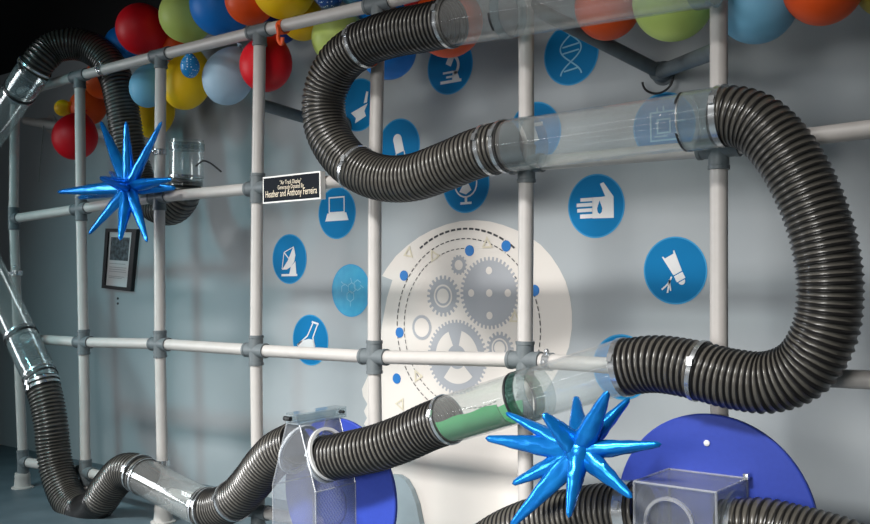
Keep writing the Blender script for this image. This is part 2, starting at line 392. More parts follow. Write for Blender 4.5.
hose('black hose at lower left bending along the floor below clear tube',
     [(41, 380, TY), (46.5, 400, TY), (51, 425, TY), (53.5, 450, TY), (58, 474, TY), (69, 500, TY), (84, 512, TY), (98, 503, TY), (110, 486, TY), (124, 472, TY), (137, 472.5, TY), (145, 477, TY)],
     [(.01, .012), (.03, .012), (.965, .01)], smooth=(.52, .72))
hose('dark hose arching over top rail at upper left, ending behind star',
     [(33, 71, TY), (41, 59.5, TY+.02), (52, 49, TY+.06), (67, 44, 0), (86, 46.5, .06), (103, 57, .10), (115, 76, .12), (121, 100, .13), (126, 130, .14), (132, 160, .16), (142, 188, .18), (155, 205, .19), (172, 208, .2), (183, 195, .2), (185, 180, .2)],
     [(.012, .01)])
hose('black hose along bottom edge running into left side of clear box',
     [(486, 549, -.16), (505, 537, -.16), (535, 525, -.16), (570, 517, -.16), (604, 512, -.16), (644, 511, -.16)],
     [(.01, .014, 'band_clamp', 'ring'), (.93, .03)])
hose('black hose leaving right side of clear box at bottom edge',
     [(727, 531, -.16), (745, 530, -.16), (766, 530, -.16), (795, 537, -.16), (822, 544, -.16), (850, 553, -.16), (890, 572, -.16)],
     [(.09, .012)])
# green sheet lying in the lower half of the sloping tube
a, b = at(432, 424.5, TY), at(618, 367, TY); p0, p1 = a.lerp(b, .02), a.lerp(b, .45)
bm = B(); d = (p1-p0).normalized(); side = d.cross(V((0, 0, 1))).normalized(); upv = side.cross(d).normalized()
N, S = 24, 18; lo_, hi_ = [], []
for i in range(N+1):
    p = p0.lerp(p1, i/N); e = 0
    ring_o, ring_i = [], []
    for k in range(S+1):
        an = PI*1.5 + (k/S-.5)*2*(PI/2*(.98+.02*math.sin(i*.7)))
        for rr, lst in ((.069, ring_o), (.066, ring_i)):
            lst.append(bm.verts.new(p + side*math.cos(an)*rr + upv*math.sin(an)*rr))
    lo_.append(ring_o); hi_.append(ring_i)
for G in (lo_, hi_):
    for x, y in zip(G, G[1:]):
        for k in range(S): bm.faces.new((x[k], x[k+1], y[k+1], y[k]))
for i in range(N):
    for k in (0, S): bm.faces.new((lo_[i][k], lo_[i+1][k], hi_[i+1][k], hi_[i][k]))
for i in (0, N):
    for k in range(S): bm.faces.new((lo_[i][k], lo_[i][k+1], hi_[i][k+1], hi_[i][k]))
tag(obj('green_liner', bm, M['green'], org=(p0+p1)/2-upv*.05), 'bright green curved sheet lying inside the lower sloping clear tube', 'sheet')
# ------------------------------------------------------------------ blue discs, grey shadow shape, hopper, box
def disc(name, c, r, th, m, label, cat):
    bm = B(); lathe(bm, [(0, 0), (r-.003, 0), (r, .003), (r, th-.003), (r-.003, th), (0, th)], axis(c, (0, -1, 0)), 96)
    return tag(obj(name, bm, m, org=c), label, cat)
c = at(713, 518, -.05)
d1 = disc('blue_disc', V((c.x, -.045, c.z)), .270, .016, M['disc'], 'large round blue panel behind clear box at bottom right', 'panel')
bm = B(); q = at(707, 443, -.061); lathe(bm, [(.0, 0), (.008, 0), (.008, .003), (.004, .006), (0, .007)], axis(q, (0, -1, 0)), 16); obj('white_pin', bm, M['white'], d1)
bm = B(); box(bm, (c.x-.04, -.045, c.z+.02), (c.x+.04, -.02, c.z+.10)); obj('spacer', bm, M['fit'], d1, False)
c = V((2.30, -.045, .265))
d2 = disc('blue_disc', c, .265, .016, M['disc'], 'round blue panel behind the clear hopper at bottom centre left', 'panel')
bm = B(); box(bm, (2.40, -.045, .25), (2.48, -.02, .33)); obj('spacer', bm, M['fit'], d2, False)
# round vent of crossed wires on the panel, seen through the hopper
vc = V((2.262, -.062, .235)); bm = B(); rv = .075
for k in range(-6, 7):
    o_ = k*rv/6.5; h = math.sqrt(max(rv*rv-o_*o_, 0))
    for s in (1, -1):
        t = V((math.cos(PI/4*s), 0, math.sin(PI/4*s))); n = V((-t.z, 0, t.x)); cyl(bm, vc+n*o_-t*h, vc+n*o_+t*h, .0016, 6)
lathe(bm, [(rv, -.004), (rv+.008, -.004), (rv+.008, .004), (rv, .004), (rv, -.004)], axis(vc, (0, -1, 0)), 40)
obj('vent_grille', bm, M['grille'], d2)
# shadow beside the blue panel, built as a flat grey shape on the wall
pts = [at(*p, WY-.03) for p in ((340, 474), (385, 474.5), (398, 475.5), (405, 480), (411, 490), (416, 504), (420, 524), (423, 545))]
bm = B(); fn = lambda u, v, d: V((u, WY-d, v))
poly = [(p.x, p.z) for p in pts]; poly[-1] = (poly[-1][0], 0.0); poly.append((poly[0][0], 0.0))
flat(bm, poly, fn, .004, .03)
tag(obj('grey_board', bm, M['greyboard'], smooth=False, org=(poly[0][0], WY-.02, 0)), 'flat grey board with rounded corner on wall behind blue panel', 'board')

def plate(bm, quad, th, n):
    """a sheet of acrylic: quad of four corners, thickness th along -n"""
    n = V(n).normalized(); q = [V(p) for p in quad]
    top = [bm.verts.new(p) for p in q]; bot = [bm.verts.new(p-n*th) for p in q]
    bm.faces.new(top); bm.faces.new(bot[::-1])
    for k in range(len(q)): bm.faces.new((top[k], top[(k+1) % len(q)], bot[(k+1) % len(q)], bot[k]))
def edge_rods(root, segs, r=.0026):
    bm = B()
    for a, b in segs: sweep(bm, [a, b], r, 6)
    obj('glued_edges', bm, M['boxedge'], root, False)
def ringed(root, c, n, r0, r1, th, m, name):
    bm = B(); lathe(bm, [(r0, 0), (r1, 0), (r1, th), (r0, th), (r0, 0)], axis(c, n), 48); return obj(name, bm, m, root)
# hopper
yf, yb = -.25, -.061
zt, zm = .532, .318
xc, ht, hb = 2.285, .031, .103
root = empty('acrylic_hopper', (xc, (yf+yb)/2, 0), 'clear acrylic hopper with narrow top between two black hoses', 'hopper')
prof = [(xc-hb, 0), (xc+hb, 0), (xc+hb, zm), (xc+ht, zt), (xc-ht, zt), (xc-hb, zm)]
bm = B(); plate(bm, [(x, yf, z) for x, z in prof], .005, (0, -1, 0)); obj('front_panel', bm, M['box'], root, False)
bm = B(); plate(bm, [(x, yb, z) for x, z in prof], .005, (0, 1, 0)); obj('back_panel', bm, M['box'], root, False)
for s in (1, -1):
    bm = B(); nn = V((zt-zm, 0, hb-ht)); nn.x *= s
    plate(bm, [(xc+s*hb, yf, zm), (xc+s*hb, yb, zm), (xc+s*ht, yb, zt), (xc+s*ht, yf, zt)], .005, nn); obj('sloped_panel', bm, M['box'], root, False)
    bm = B(); plate(bm, [(xc+s*hb, yf, 0), (xc+s*hb, yb, 0), (xc+s*hb, yb, zm), (xc+s*hb, yf, zm)], .005, (s, 0, 0)); obj('side_panel', bm, M['box'], root, False)
    m_ = V((xc+s*(hb+ht)/2, (yf+yb)/2, (zm+zt)/2+.0)); ringed(root, m_, nn, .079, .090, .010, M['ring'], 'hose_ring')
segs = []
for (x0, z0), (x1, z1) in zip(prof[1:], prof[2:]+prof[:1]):
    for y in (yf, yb): segs.append((V((x0, y, z0)), V((x1, y, z1))))
for x, z in prof[2:]: segs.append((V((x, yf, z)), V((x, yb, z))))
edge_rods(root, segs)
bm = B(); box(bm, (xc-.026, yf-.012, zt), (xc+.034, yb+.03, zt+.009)); box(bm, (xc-.02, yf-.012, zt+.03), (xc+.034, yb+.03, zt+.037)); box(bm, (xc+.027, yf-.012, zt+.009), (xc+.034, yb+.03, zt+.03)); box(bm, (xc-.026, yf-.012, zt+.009), (xc-.019, yb+.03, zt+.022)); o = obj('lid', bm, M['collar'], root, False)
bm = B(); cyl(bm, V((xc-.038, yf-.004, zt+.016)), V((xc-.008, yf-.004, zt+.016)), .008, 14); cyl(bm, V((xc+.02, yb+.01, zt+.02)), V((xc+.04, yb+.01, zt+.02)), .006, 12); obj('hinge_pin', bm, M['tape'], o)
# box
x0, x1, zt, zb = 3.537, 3.751, .4945, .24
yf, yb = -.26, -.061
root = empty('acrylic_box', ((x0+x1)/2, (yf+yb)/2, zb), 'clear acrylic cube with round port joined by hoses, bottom right', 'box')
for nm, q, n in (('front_panel', [(x0, yf, zb), (x1, yf, zb), (x1, yf, zt), (x0, yf, zt)], (0, -1, 0)), ('back_panel', [(x0, yb, zb), (x1, yb, zb), (x1, yb, zt), (x0, yb, zt)], (0, 1, 0)),
                 ('side_panel', [(x0, yf, zb), (x0, yb, zb), (x0, yb, zt), (x0, yf, zt)], (-1, 0, 0)), ('side_panel', [(x1, yf, zb), (x1, yb, zb), (x1, yb, zt), (x1, yf, zt)], (1, 0, 0)),
                 ('top_panel', [(x0, yf, zt), (x1, yf, zt), (x1, yb, zt), (x0, yb, zt)], (0, 0, 1)), ('bottom_panel', [(x0, yf, zb), (x1, yf, zb), (x1, yb, zb), (x0, yb, zb)], (0, 0, -1))):
    bm = B(); plate(bm, q, .006, n); obj(nm, bm, M['box'], root, False)
cs = [V((x, y, z)) for x in (x0, x1) for y in (yf, yb) for z in (zb, zt)]
edge_rods(root, [(cs[i], cs[j]) for i in range(8) for j in range(i) if sum(abs(cs[i][k]-cs[j][k]) > 1e-6 for k in range(3)) == 1], .0032)
pc = at(670, 524, yf); ringed(root, V((pc.x, yf, pc.z)), (0, -1, 0), .058, .066, .01, M['boxedge'], 'front_port')
pz = at(740, 530, -.16).z
ringed(root, V((x1, -.16, pz)), (1, 0, 0), .078, .095, .008, M['collar'], 'side_port'); ringed(root, V((x0, -.16, pz)), (-1, 0, 0), .078, .095, .008, M['collar'], 'side_port')
bm = B(); q = V((x1, yb-.02, pz+.115)); box(bm, q-V((.002, .008, .008)), q+V((.012, .008, .008)), .002); obj('latch', bm, M['clamp'], root)
# ------------------------------------------------------------------ foil stars
def star(cpx, cy, tips, label, rb, body):
    c = at(cpx[0], cpx[1], cy); root = empty('foil_star_balloon', c, label, 'balloon')
    bm = B(); bmesh.ops.create_icosphere(bm, subdivisions=3, radius=body, matrix=Matrix.Translation(c)); obj('body', bm, M['foil'], root)
    for px, py, dy in tips:
        tip = at(px, py, cy+dy); d = tip-c; L = d.length; mt = axis(c, d)
        seg, nr, TR = 16, 22, .006; bm = B(); rings = []
        ph = random.random()*6
        for i in range(nr+1):
            t = i/nr
            r = rb*(1-t)**.9*(1-.18*(1-t)**6) + TR*t if t < .97 else TR*math.sqrt(max(0, 1-((t-.97)/.03)**2))
            rg = []
            for k in range(seg):
                a = 2*PI*k/seg
                rr = r*(1+.16*math.cos(2*a+ph) + .05*math.sin(4*a+ph)*math.sin(t*22+ph) + .03*random.uniform(-1, 1)*(1 if t < .35 else .5))
                rg.append(bm.verts.new(mt @ V((rr*math.cos(a), rr*math.sin(a), .02+(L-.02)*t))))
            rings.append(rg)
        for x, y in zip(rings, rings[1:]):
            for k in range(seg): bm.faces.new((x[k], x[(k+1) % seg], y[(k+1) % seg], y[k]))
        bm.faces.new(rings[0][::-1]); bm.faces.new(rings[-1])
        obj('spike', bm, M['foil'], root)
    return root
s1 = star((129, 187), -.16, [(100.5, 121, .05), (126, 121, -.06), (162, 121, -.02), (57, 192, -.02), (78, 198, .10), (88.5, 234.5, -.06), (120, 240.5, -.1), (147.5, 242.5, -.05), (172, 179, .02), (176, 188, .1), (110, 172, .16), (100, 178, -.22)],
          'blue foil starburst balloon hanging on second and third posts at upper left', .032, .042)
s2 = star((580, 451), -.33, [(485, 438, .02), (505.5, 412.5, .06), (543, 413.5, -.08), (576.5, 396, .12), (608, 391, -.06), (630, 398, .08), (662, 444, .04), (632.5, 498, -.02), (568.5, 518, -.09), (510, 527, -.04), (512, 484, .0), (618, 484, .1)],
          'blue foil starburst balloon beside clear box at bottom centre right', .031, .040)
# ------------------------------------------------------------------ latex balloons
def balloon(px, py, rx, ry, y, colr, label, to=None, name='latex_balloon'):
    c = at(px, py, y); z = (c-CAM).dot(FW); r = (rx+ry)/2*z/F_PX*1.0; k = 1.04 if ry > rx*1.12 else 1.0
    d = V(to)-c if to is not None else V((.1, .35, 1)) if py > 60 or py < 10 else V((-.62, .8, -.25))
    up = -d.normalized()
    zf = 1.06
    if abs(up.z) > .7: r = rx*z/F_PX; zf = min(max(ry/rx*.96, 1.0), 1.3)
    prof = []
    for i in range(29):
        t = PI*i/28; rr = r*math.sin(t); zz = r*zf*math.cos(t)
        if t > PI*.5:
            s = (t-PI*.5)/(PI*.5); rr = r*math.sin(t)*(1-.12*s**2) + .006*s**4; zz = r*zf*math.cos(t)*(1+.16*s**2.2)
        prof.append((max(rr, 0), zz))
    bm = B(); mt = axis(c, up); lathe(bm, prof, mt, 36)
    ob = obj(name, bm, M['b_'+colr], org=c); tag(ob, label, 'balloon', 'latex balloons on the top rail')
    bm = B(); zz = -r*zf*1.16
    lathe(bm, [(0, zz+.004), (.006, zz+.002), (.005, zz-.006), (.011, zz-.012), (.012, zz-.015), (0, zz-.012)], mt, 12); obj('knot', bm, M['b_'+colr], ob)
    return ob
balloon(123.5, 45, 18, 19, .22, 'blue', 'blue balloon half hidden behind leftmost large red balloon')
balloon(142, 29.5, 24.5, 26.5, .17, 'red', 'large red balloon above top rail, furthest left above rail')
balloon(176, 46, 17, 17, .32, 'orange', 'small patch of orange balloon between red and lime balloons above rail')
balloon(186, 16, 25, 28, .22, 'lime', 'lime green balloon above rail near third post')
balloon(221, 5, 31, 31, .18, 'blue', 'large blue balloon above rail overlapping lime balloon')
balloon(187, 81, 24, 31, .16, 'yellow', 'yellow balloon below rail with dotted blue drop in front')
balloon(190, 66.5, 9.5, 12, .02, 'dotblue', 'tiny dotted blue water balloon hanging below top rail', at(190, 47, .0))
balloon(228, 77, 25, 30, .16, 'pale', 'pale grey-blue balloon below rail left of fourth post')
balloon(266, 64, 26, 29.5, .10, 'red', 'red balloon directly behind fourth post')
balloon(250, 0, 25, 25, .12, 'orange', 'orange balloon above rail between blue and yellow balloons')
balloon(284, -13, 32, 31, .09, 'yellow', 'yellow balloon cut by top edge above orange ribbon')
balloon(302, 19, 20, 23, .30, 'yellow', 'yellow balloon peeking below rail right of orange ribbon')
balloon(280, 26, 18, 18, .40, 'navy', 'dark navy balloon behind red balloon and orange ribbon')
balloon(329, -6, 15, 15, .12, 'dotnavy', 'dotted navy balloon cut by top edge above green balloon')
balloon(351, -13, 17, 16, .20, 'sky', 'pale blue balloon sliver at top edge right of dotted one')
balloon(339, 38, 27, 28, .20, 'lime', 'lime green balloon tucked behind top of S-bend hose')
balloon(384, 8, 27, 27, .34, 'blue', 'blue balloon at top edge behind fifth post tee', at(405, 30, .1))
balloon(388, 51, 28.5, 28, .24, 'blue', 'blue balloon seen below S-bend hose behind fifth post')
balloon(416, -2, 14, 15, .28, 'darkred', 'dark red balloon sliver at top edge above hose')
balloon(448, 22, 33, 37, .20, 'orange', 'orange balloon behind the start of top clear tube')
balloon(608, 5, 33, 37, .20, 'orange', 'orange balloon behind right part of top clear tube')
balloon(673, 1, 40, 38, .12, 'lime', 'lime balloon behind top tube left of tall right post')
balloon(757, 4, 39.5, 39.5, .14, 'sky', 'sky blue balloon at top edge right of tall right post')
balloon(823, -14, 39, 38, .10, 'orange', 'bright orange balloon at top edge near right corner')
balloon(889, -15, 32, 30, .2, 'olive', 'dull olive yellow balloon cut by top right corner')
balloon(103, 80, 19, 20, .30, 'orange', 'orange balloon under hose arch right of second post')
balloon(88, 107, 18, 18, .36, 'orange', 'dull orange balloon lower, above red balloon on second post')
balloon(63, 108, 8.5, 8, .26, 'yellow', 'tiny yellow balloon left of second post', at(74, 101, .26))
balloon(75, 137, 22, 24, .2, 'red', 'red balloon behind second post, lowest of the left cluster')
balloon(149, 86, 19, 23, .16, 'sky', 'sky blue balloon below rail behind third post')
balloon(154, 113, 20, 27, .36, 'yellow', 'shaded yellow balloon behind third post under sky blue one')
# ribbon on the rail and a dangling string
p = at(283, 27, 0); e = (J[(4, 3)]-J[(3, 3)]).normalized(); n1 = V((0, -1, 0)); n2 = e.cross(n1).normalized()
bm = B(); lathe(bm, [(PR, -.012), (PR+.004, -.012), (PR+.004, .012), (PR, .012), (PR, -.012)], axis(p, e), 20)
w, _ = catmull([p-n1*0+V((0, -.03, 0)), p+V((.012, -.034, -.03)), p+V((.008, -.032, -.055)), p+V((.026, -.03, -.075)), p+V((.03, -.03, -.05))], .006); sweep(bm, w, .007, 8)
tag(obj('ribbon', bm, M['ribbon'], org=p), 'orange ribbon knotted round top rail right of fourth post', 'ribbon')
bm = B(); w, _ = catmull([at(44, 124, .4), at(42, 145, .4), at(40, 165, .41), at(39, 182, .4)], .02); sweep(bm, w, .0035, 6)
tag(obj('hanging_string', bm, M['rope'], org=w[0]), 'thin grey string dangling from brace left of red balloon', 'string')
# ------------------------------------------------------------------ sign on the rail
def text_mesh(txt, size, width, m, fn, parent, name='lettering', d=.001):
    cu = bpy.data.curves.new('lettering', 'FONT'); cu.body = txt; cu.size = size; cu.align_x = 'CENTER'; cu.align_y = 'CENTER'; cu.resolution_u = 3
    to = bpy.data.objects.new('lettering', cu); COL.objects.link(to)
    dg = bpy.context.evaluated_depsgraph_get(); me = bpy.data.meshes.new_from_object(to.evaluated_get(dg)); bpy.data.objects.remove(to); bpy.data.curves.remove(cu)
    bm = B(); bm.from_mesh(me); bpy.data.meshes.remove(me)
    xs = [v.co.x for v in bm.verts]; k = width/(max(xs)-min(xs))
    for v in bm.verts: v.co = fn(v.co.x*k, v.co.y, d)
    return obj(name, bm, m, parent, False)
A_, B_, D_, C_ = at(262.6, 177.4, -.05), at(320.9, 170.7, -.05), at(263, 203.7, -.05), at(320, 199, -.05)
cen = (A_+B_+C_+D_)/4; ex = ((B_+C_)-(A_+D_)).normalized(); W2 = ((B_+C_)-(A_+D_)).length/4; ez = V((-ex.z, 0, ex.x)); H2 = ((A_+B_)-(D_+C_)).length/4
sfn = lambda u, v, d: cen + ex*u + ez*v + V((0, -d, 0))
sg = empty('sign', cen, 'small dark plaque with white border and cream lettering on middle rail', 'sign')
bm = B(); flat(bm, [(-W2, -H2), (W2, -H2), (W2, H2), (-W2, H2)], sfn, -.025, 0); obj('border', bm, M['signwht'], sg, False)
w2, h2 = W2-.0055, H2-.0055
bm = B(); flat(bm, [(-w2, -h2), (w2, -h2), (w2, h2), (-w2, h2)], sfn, 0, .001); obj('face', bm, M['signblk'], sg, False)
text_mesh('"Air Track Display"', .022, W2*.74, M['signtxt'], lambda u, v, d: sfn(u, v+h2*.50, .0016+d*.2), sg)
text_mesh('Generously Donated By', .022, W2*.90, M['signtxt'], lambda u, v, d: sfn(u, v+h2*.10, .0016+d*.2), sg)
o = text_mesh('Heather and Anthony Ferreira', .036, W2*1.78, M['signtxt'], lambda u, v, d: sfn(u, v-h2*.40, .0016+d*.2), sg)
# ------------------------------------------------------------------ framed print on the wall
Q = [at(106, 228.5, WY-.02), at(137, 229, WY-.02), at(131, 291.5, WY-.02), at(102, 288, WY-.02)]
def qfn(u, v, d):                           # u, v in 0..1 over the tilted frame
    return Q[3].lerp(Q[2], u).lerp(Q[0].lerp(Q[1], u), v) + V((0, -d, 0))
pf = empty('picture_frame', sum(Q, V())/4, 'black framed print of dark photo and text on wall below star', 'picture')
bm = B()
for a, b, c_, d_ in ((0, 1, 0, .055), (0, 1, .945, 1), (0, .10, .055, .945), (.86, 1, .055, .945)): flat(bm, [(a, c_), (b, c_), (b, d_), (a, d_)], qfn, -.0195, .004)
obj('frame', bm, M['frameblk'], pf, False)
bm = B(); flat(bm, [(.09, .05), (.87, .05), (.87, .95), (.09, .95)], qfn, -.018, -.006); obj('paper', bm, M['paper'], pf, False)
bm = B(); flat(bm, [(.17, .48), (.77, .48), (.77, .86), (.17, .86)], qfn, -.006, -.004); obj('photo_print', bm, M['photo'], pf, False)
bm = B()
for v, u in ((.42, .7), (.36, .74), (.325, .72), (.29, .74), (.21, .7), (.185, .62)): flat(bm, [(.18, v), (u, v), (u, v+.008), (.18, v+.008)], qfn, -.006, -.0045)
obj('caption_lines', bm, M['greyink'], pf, False)
# two screw holes below it
for k, (px, py) in enumerate(((118, 298.5), (118, 303.5))):
    q = at(px, py, WY); bm = B(); lathe(bm, [(0, .0), (.007, 0), (.006, .004), (0, .005)], axis(q, (0, -1, 0)), 12)
    tag(obj('wall_screw', bm, M['tape'], org=q), ('upper' if k == 0 else 'lower')+' of two tiny dark screws in wall below framed print', 'screw', 'screws below framed print')
# ------------------------------------------------------------------ wall decals
def arcp(cx, cy, r, a0, a1, n=14): return [(cx+r*math.cos(math.radians(a0+(a1-a0)*k/n)), cy+r*math.sin(math.radians(a0+(a1-a0)*k/n))) for k in range(n+1)]
def rot(pts, a, cx=0, cy=0):
    a = math.radians(a); return [(cx+(x-cx)*math.cos(a)-(y-cy)*math.sin(a), cy+(x-cx)*math.sin(a)+(y-cy)*math.cos(a)) for x, y in pts]
def rect(x0, y0, x1, y1): return [(x0, y0), (x1, y0), (x1, y1), (x0, y1)]
ICON = {}
ICON['microscope'] = ([('p', rect(-.42, -.60, .50, -.50)), ('p', rot(rect(-.10, .02, .14, .46), -28, 0, .2)), ('p', rect(-.30, -.26, .14, -.19)), ('p', rect(-.16, -.42, .14, -.35)), ('p', [(.1, -.5), (.42, -.5), (.3, -.2), (.14, -.2)])],
                      [(arcp(.02, .0, .36, 70, -60), .11)])
dna = []
for s in (1, -1): dna.append(([(s*.38*math.sin(PI*(v/40*1.6-.66-.61)/.86), v/40*1.6-.66) for v in range(41)], .05))
for v, w in ((.82, .17), (.27, .30), (.07, .30), (-.5, .26)): dna.append(([(-w, v-.035), (w, v+.035)], .05))
ICON['helix'] = ([], dna)
ICON['mortar'] = ([('p', [(-.41, -.26), (.45, 0), (.28, -.26), (.36, -.46), (-.2, -.67), (-.15, -.48)]), ('p', [(.40, .46), (.50, .44), (.42, .05), (.26, .03)])], [])
ICON['capsule'] = ([('p', rot(arcp(0, .25, .20, 0, 180)+[(-.2, -.25), (.2, -.25)], 14, 0, 0))], [(rot([(.2, -.25), (.2, -.6)], 14), .04), (rot([(-.2, -.25), (-.2, -.6)], 14), .04), (rot(arcp(0, -.6, .2, 180, 360), 14), .04)])
ICON['globe'] = ([('p', [(-.28, .36), (.28, .42), (.08, .06), (.24, -.22), (.0, -.36), (-.28, -.26), (-.06, .06)]), ('p', rect(-.05, -.62, .05, -.44)), ('p', rect(-.24, -.70, .24, -.62))], [(arcp(0, .02, .47, -170, 70), .055)])
ICON['laptop'] = ([('p', [(-.50, .0), (.50, .0), (.62, -.30), (-.62, -.30)])], [([(-.40, .02), (-.40, .60), (.40, .60), (.40, .02), (-.40, .02)], .05)])
ICON['dish'] = ([('p', rect(-.46, -.69, .46, -.60)), ('p', [(.1, -.3), (.36, -.1), (.40, -.6), (.0, -.6)]), ('p', [(.26, .50), (.36, .15), (.28, -.12), (.08, -.32), (-.16, -.42), (-.42, -.42), (-.08, -.06)])],
                [([(-.3, .27), (-.0, .0)], .05), ([(.26, .48), (-.3, .27), (-.42, -.40)], .035)])
hexs = []
for cx, cy, k in ((-.02, -.22, 6), (.06, .10, 6), (.36, .20, 5), (-.3, .05, 3)): hexs.append((rot([(cx+.2*math.cos(PI/3*i), cy+.2*math.sin(PI/3*i)) for i in range(k+1)], 30, cx, cy), .035))
hexs += [([(-.02, -.42), (-.02, -.6)], .035), ([(.06, .3), (.0, .48)], .035), ([(-.3, .2), (-.5, .34)], .035), ([(.5, .2), (.66, .1)], .035)]
ICON['molecule'] = ([], hexs)
ICON['flask'] = ([('p', [(-.74, -.22), (-.6, -.08), (-.1, .04), (.17, .02), (.25, -.25), (.22, -.44), (-.2, -.44), (-.6, -.36)])],
                 [([(.16, .66), (-.15, .16), (-.74, -.22)], .06), ([(.41, .6), (.15, .1), (.25, -.25)], .06), ([(.10, .72), (.48, .63)], .08)])
ICON['hand'] = ([('p', [(-.12, -.38), (.62, -.40), (.62, .26), (.28, .72), (.16, .68), (.34, .28), (.2, .27), (-.12, .27)]), ('p', rect(-.54, .16, -.1, .27)), ('p', rect(-.68, -.0, -.1, .11)), ('p', rect(-.66, -.17, -.1, -.06)), ('p', rect(-.56, -.37, -.1, -.24)),
                ('h', [(.14, .16), (.23, -.08), (.21, -.2), (.14, -.26), (.07, -.2), (.05, -.08)])], [])
ICON['tube'] = ([('p', rot([(-.22, .55), (.22, .55), (.15, -.10), (-.15, -.10)], 27, 0, .1)), ('p', rot(rect(-.15, -.33, .15, -.13), 27, 0, .1)), ('p', rot(arcp(0, -.36, .11, 180, 360), 27, 0, .1)),
                 ('h', rot([(-.19, .58), (.19, .58), (.15, .47), (-.15, .47)], 27, 0, .1))], [([(-.1, -.18), (-.22, -.4), (-.42, -.56)], .05), ([(-.16, -.26), (-.24, -.66)], .05), ([(-.18, -.3), (-.14, -.6)], .045)])
ICON['chip'] = ([], [([(-.42, -.42), (.42, -.42), (.42, .42), (-.42, .42), (-.42, -.42)], .05), ([(-.2, -.2), (.2, -.2), (.2, .2), (-.2, .2), (-.2, -.2)], .05), ([(0, .42), (0, .6)], .05), ([(.42, .1), (.66, .1)], .05), ([(-.2, .42), (-.2, .56)], .05), ([(-.3, -.3), (.1, -.3)], .04)])
ICON['plain'] = ([('p', rect(-.1, .2, .3, .32)), ('p', rot(rect(-.1, -.3, .06, .3), 20))], [])
ICON['atom'] = ([], [([(.6*math.cos(t/20*2*PI), .22*math.sin(t/20*2*PI)) for t in range(21)], .05), (rot([(.6*math.cos(t/20*2*PI), .22*math.sin(t/20*2*PI)) for t in range(21)], 60), .05), (rot([(.6*math.cos(t/20*2*PI), .22*math.sin(t/20*2*PI)) for t in range(21)], -60), .05)])
DR = .1145
def decal(px, py, icon, label, R=DR, base='decal', ink='white'):
    c = at(px, py, WY); root = empty('wall_decal', c, label, 'wall decal', 'round blue science decals')
    fn = wallfn(c); bm = B(); flat(bm, circ(0, 0, R*.965, 64), fn, 0, .0010); obj('disc', bm, M[base], root, False)
    bm = B(); ringflat(bm, 0, 0, R*.955, R, fn, 0, .0014, 64); obj('rim', bm, M['rim'], root, False)
    bm = B(); hm = []
    P, S = ICON[icon]
    for kd, poly in P: flat(bm, [(u*R, v*R) for u, v in poly], fn, .0010, .0022 if kd == 'p' else .0030, 0 if kd == 'p' else 1)
    for pts_, w in S: stroke(bm, [(u*R, v*R) for u, v in pts_], w*R, fn, .0010, .0022)
    obj('pictogram', bm, [M[ink], M[base]], root, False)
decal(450, 66, 'microscope', 'round blue decal with white microscope below orange balloon')
decal(571, 54, 'helix', 'round blue decal with pale double helix under top clear tube', ink='paleline')
decal(535, 132.5, 'plain', 'round blue decal mostly hidden behind sixth post and upper clear tube')
decal(359, 105, 'mortar', 'round blue decal with white mortar inside S-bend, left of fifth post')
decal(399, 146, 'capsule', 'round blue decal with white capsule inside S-bend, right of fifth post')
decal(466, 184, 'globe', 'round blue decal with globe on stand under S-bend hose')
decal(337, 213, 'laptop', 'round blue decal with white laptop, just right of plaque')
decal(289.5, 259, 'dish', 'round blue decal with white satellite dish, between fourth post and laptop decal')
decal(351, 290.5, 'molecule', 'round teal decal with faint molecule rings touching fifth post', base='teal', ink='paleline')
decal(310.5, 340, 'flask', 'round blue decal with white flask crossed by lower rail')
decal(596, 206, 'hand', 'round blue decal with white hand and drop')
decal(675, 270.5, 'tube', 'round blue decal with white test tube left of right post')
decal(622, 367, 'atom', 'round blue decal mostly hidden behind lower end of right hose')
decal(664, 126, 'chip', 'round blue decal with pale circuit chip seen through upper clear tube', ink='paleline')
# head with gears
hp = [(382, 276), (387, 268), (396, 256), (407, 246), (419, 237), (432, 230), (446, 224.5), (461, 221), (475, 220), (490, 221.5), (503, 225), (516, 230), (529, 236.5), (541, 245), (551, 256), (559, 268), (566, 282), (570, 297), (572, 312), (572, 328), (569, 347), (563, 362), (554, 378), (543, 394), (533, 412), (527, 432), (525, 460), (527, 500), (530, 548),
      (386, 518), (384, 492), (380, 470), (372, 455), (367, 440), (367.5, 429), (364, 424), (367, 418), (364, 411), (367.5, 404), (363, 396), (362, 389), (368, 376), (376, 357), (380, 340), (383, 320), (387, 298), (392.5, 280)]
hw = [at(px, py, WY) for px, py in hp]; hc = at(462, 330, WY)
fn = wallfn(V((0, WY, 0)))
hd = empty('head_mural', hc, 'large off-white vinyl head profile filled with grey gears on wall', 'mural')
bm = B(); flat(bm, [(p.x, max(p.z, .002)) for p in hw], fn, 0, .0008); obj('silhouette', bm, M['head'], hd, False)
def uvw(px, py): p = at(px, py, WY); return p.x, p.z
def gear(px, py, r, teeth, depth, holes, name='gear'):
    cx, cy = uvw(px, py); bm = B(); pts = []
    for k in range(teeth):
        for f, rr in ((-.30, r-depth), (-.20, r), (.20, r), (.30, r-depth)):
            a = 2*PI*(k+f)/teeth; pts.append((cx+rr*math.cos(a), cy+rr*math.sin(a)))
    flat(bm, pts, fn, .0008, .0016, 0)
    for h in holes:
        if h[0] == 'c': flat(bm, circ(cx+h[1]*r, cy+h[2]*r, h[3]*r, 32), fn, .0016, .0022+h[4], h[5])
        else: flat(bm, [(cx+u*r, cy+v*r) for u, v in h[1]], fn, .0016, .0022, 1)
    return obj(name, bm, [M['gear'], M['head']], hd, False)
S5 = [('c', 0, 0, .105, 0, 1)]+[('c', .62*math.cos(k*PI/2), .62*math.sin(k*PI/2), .105, 0, 1) for k in range(4)]
gear(489.5, 293, .140, 44, .014, S5)
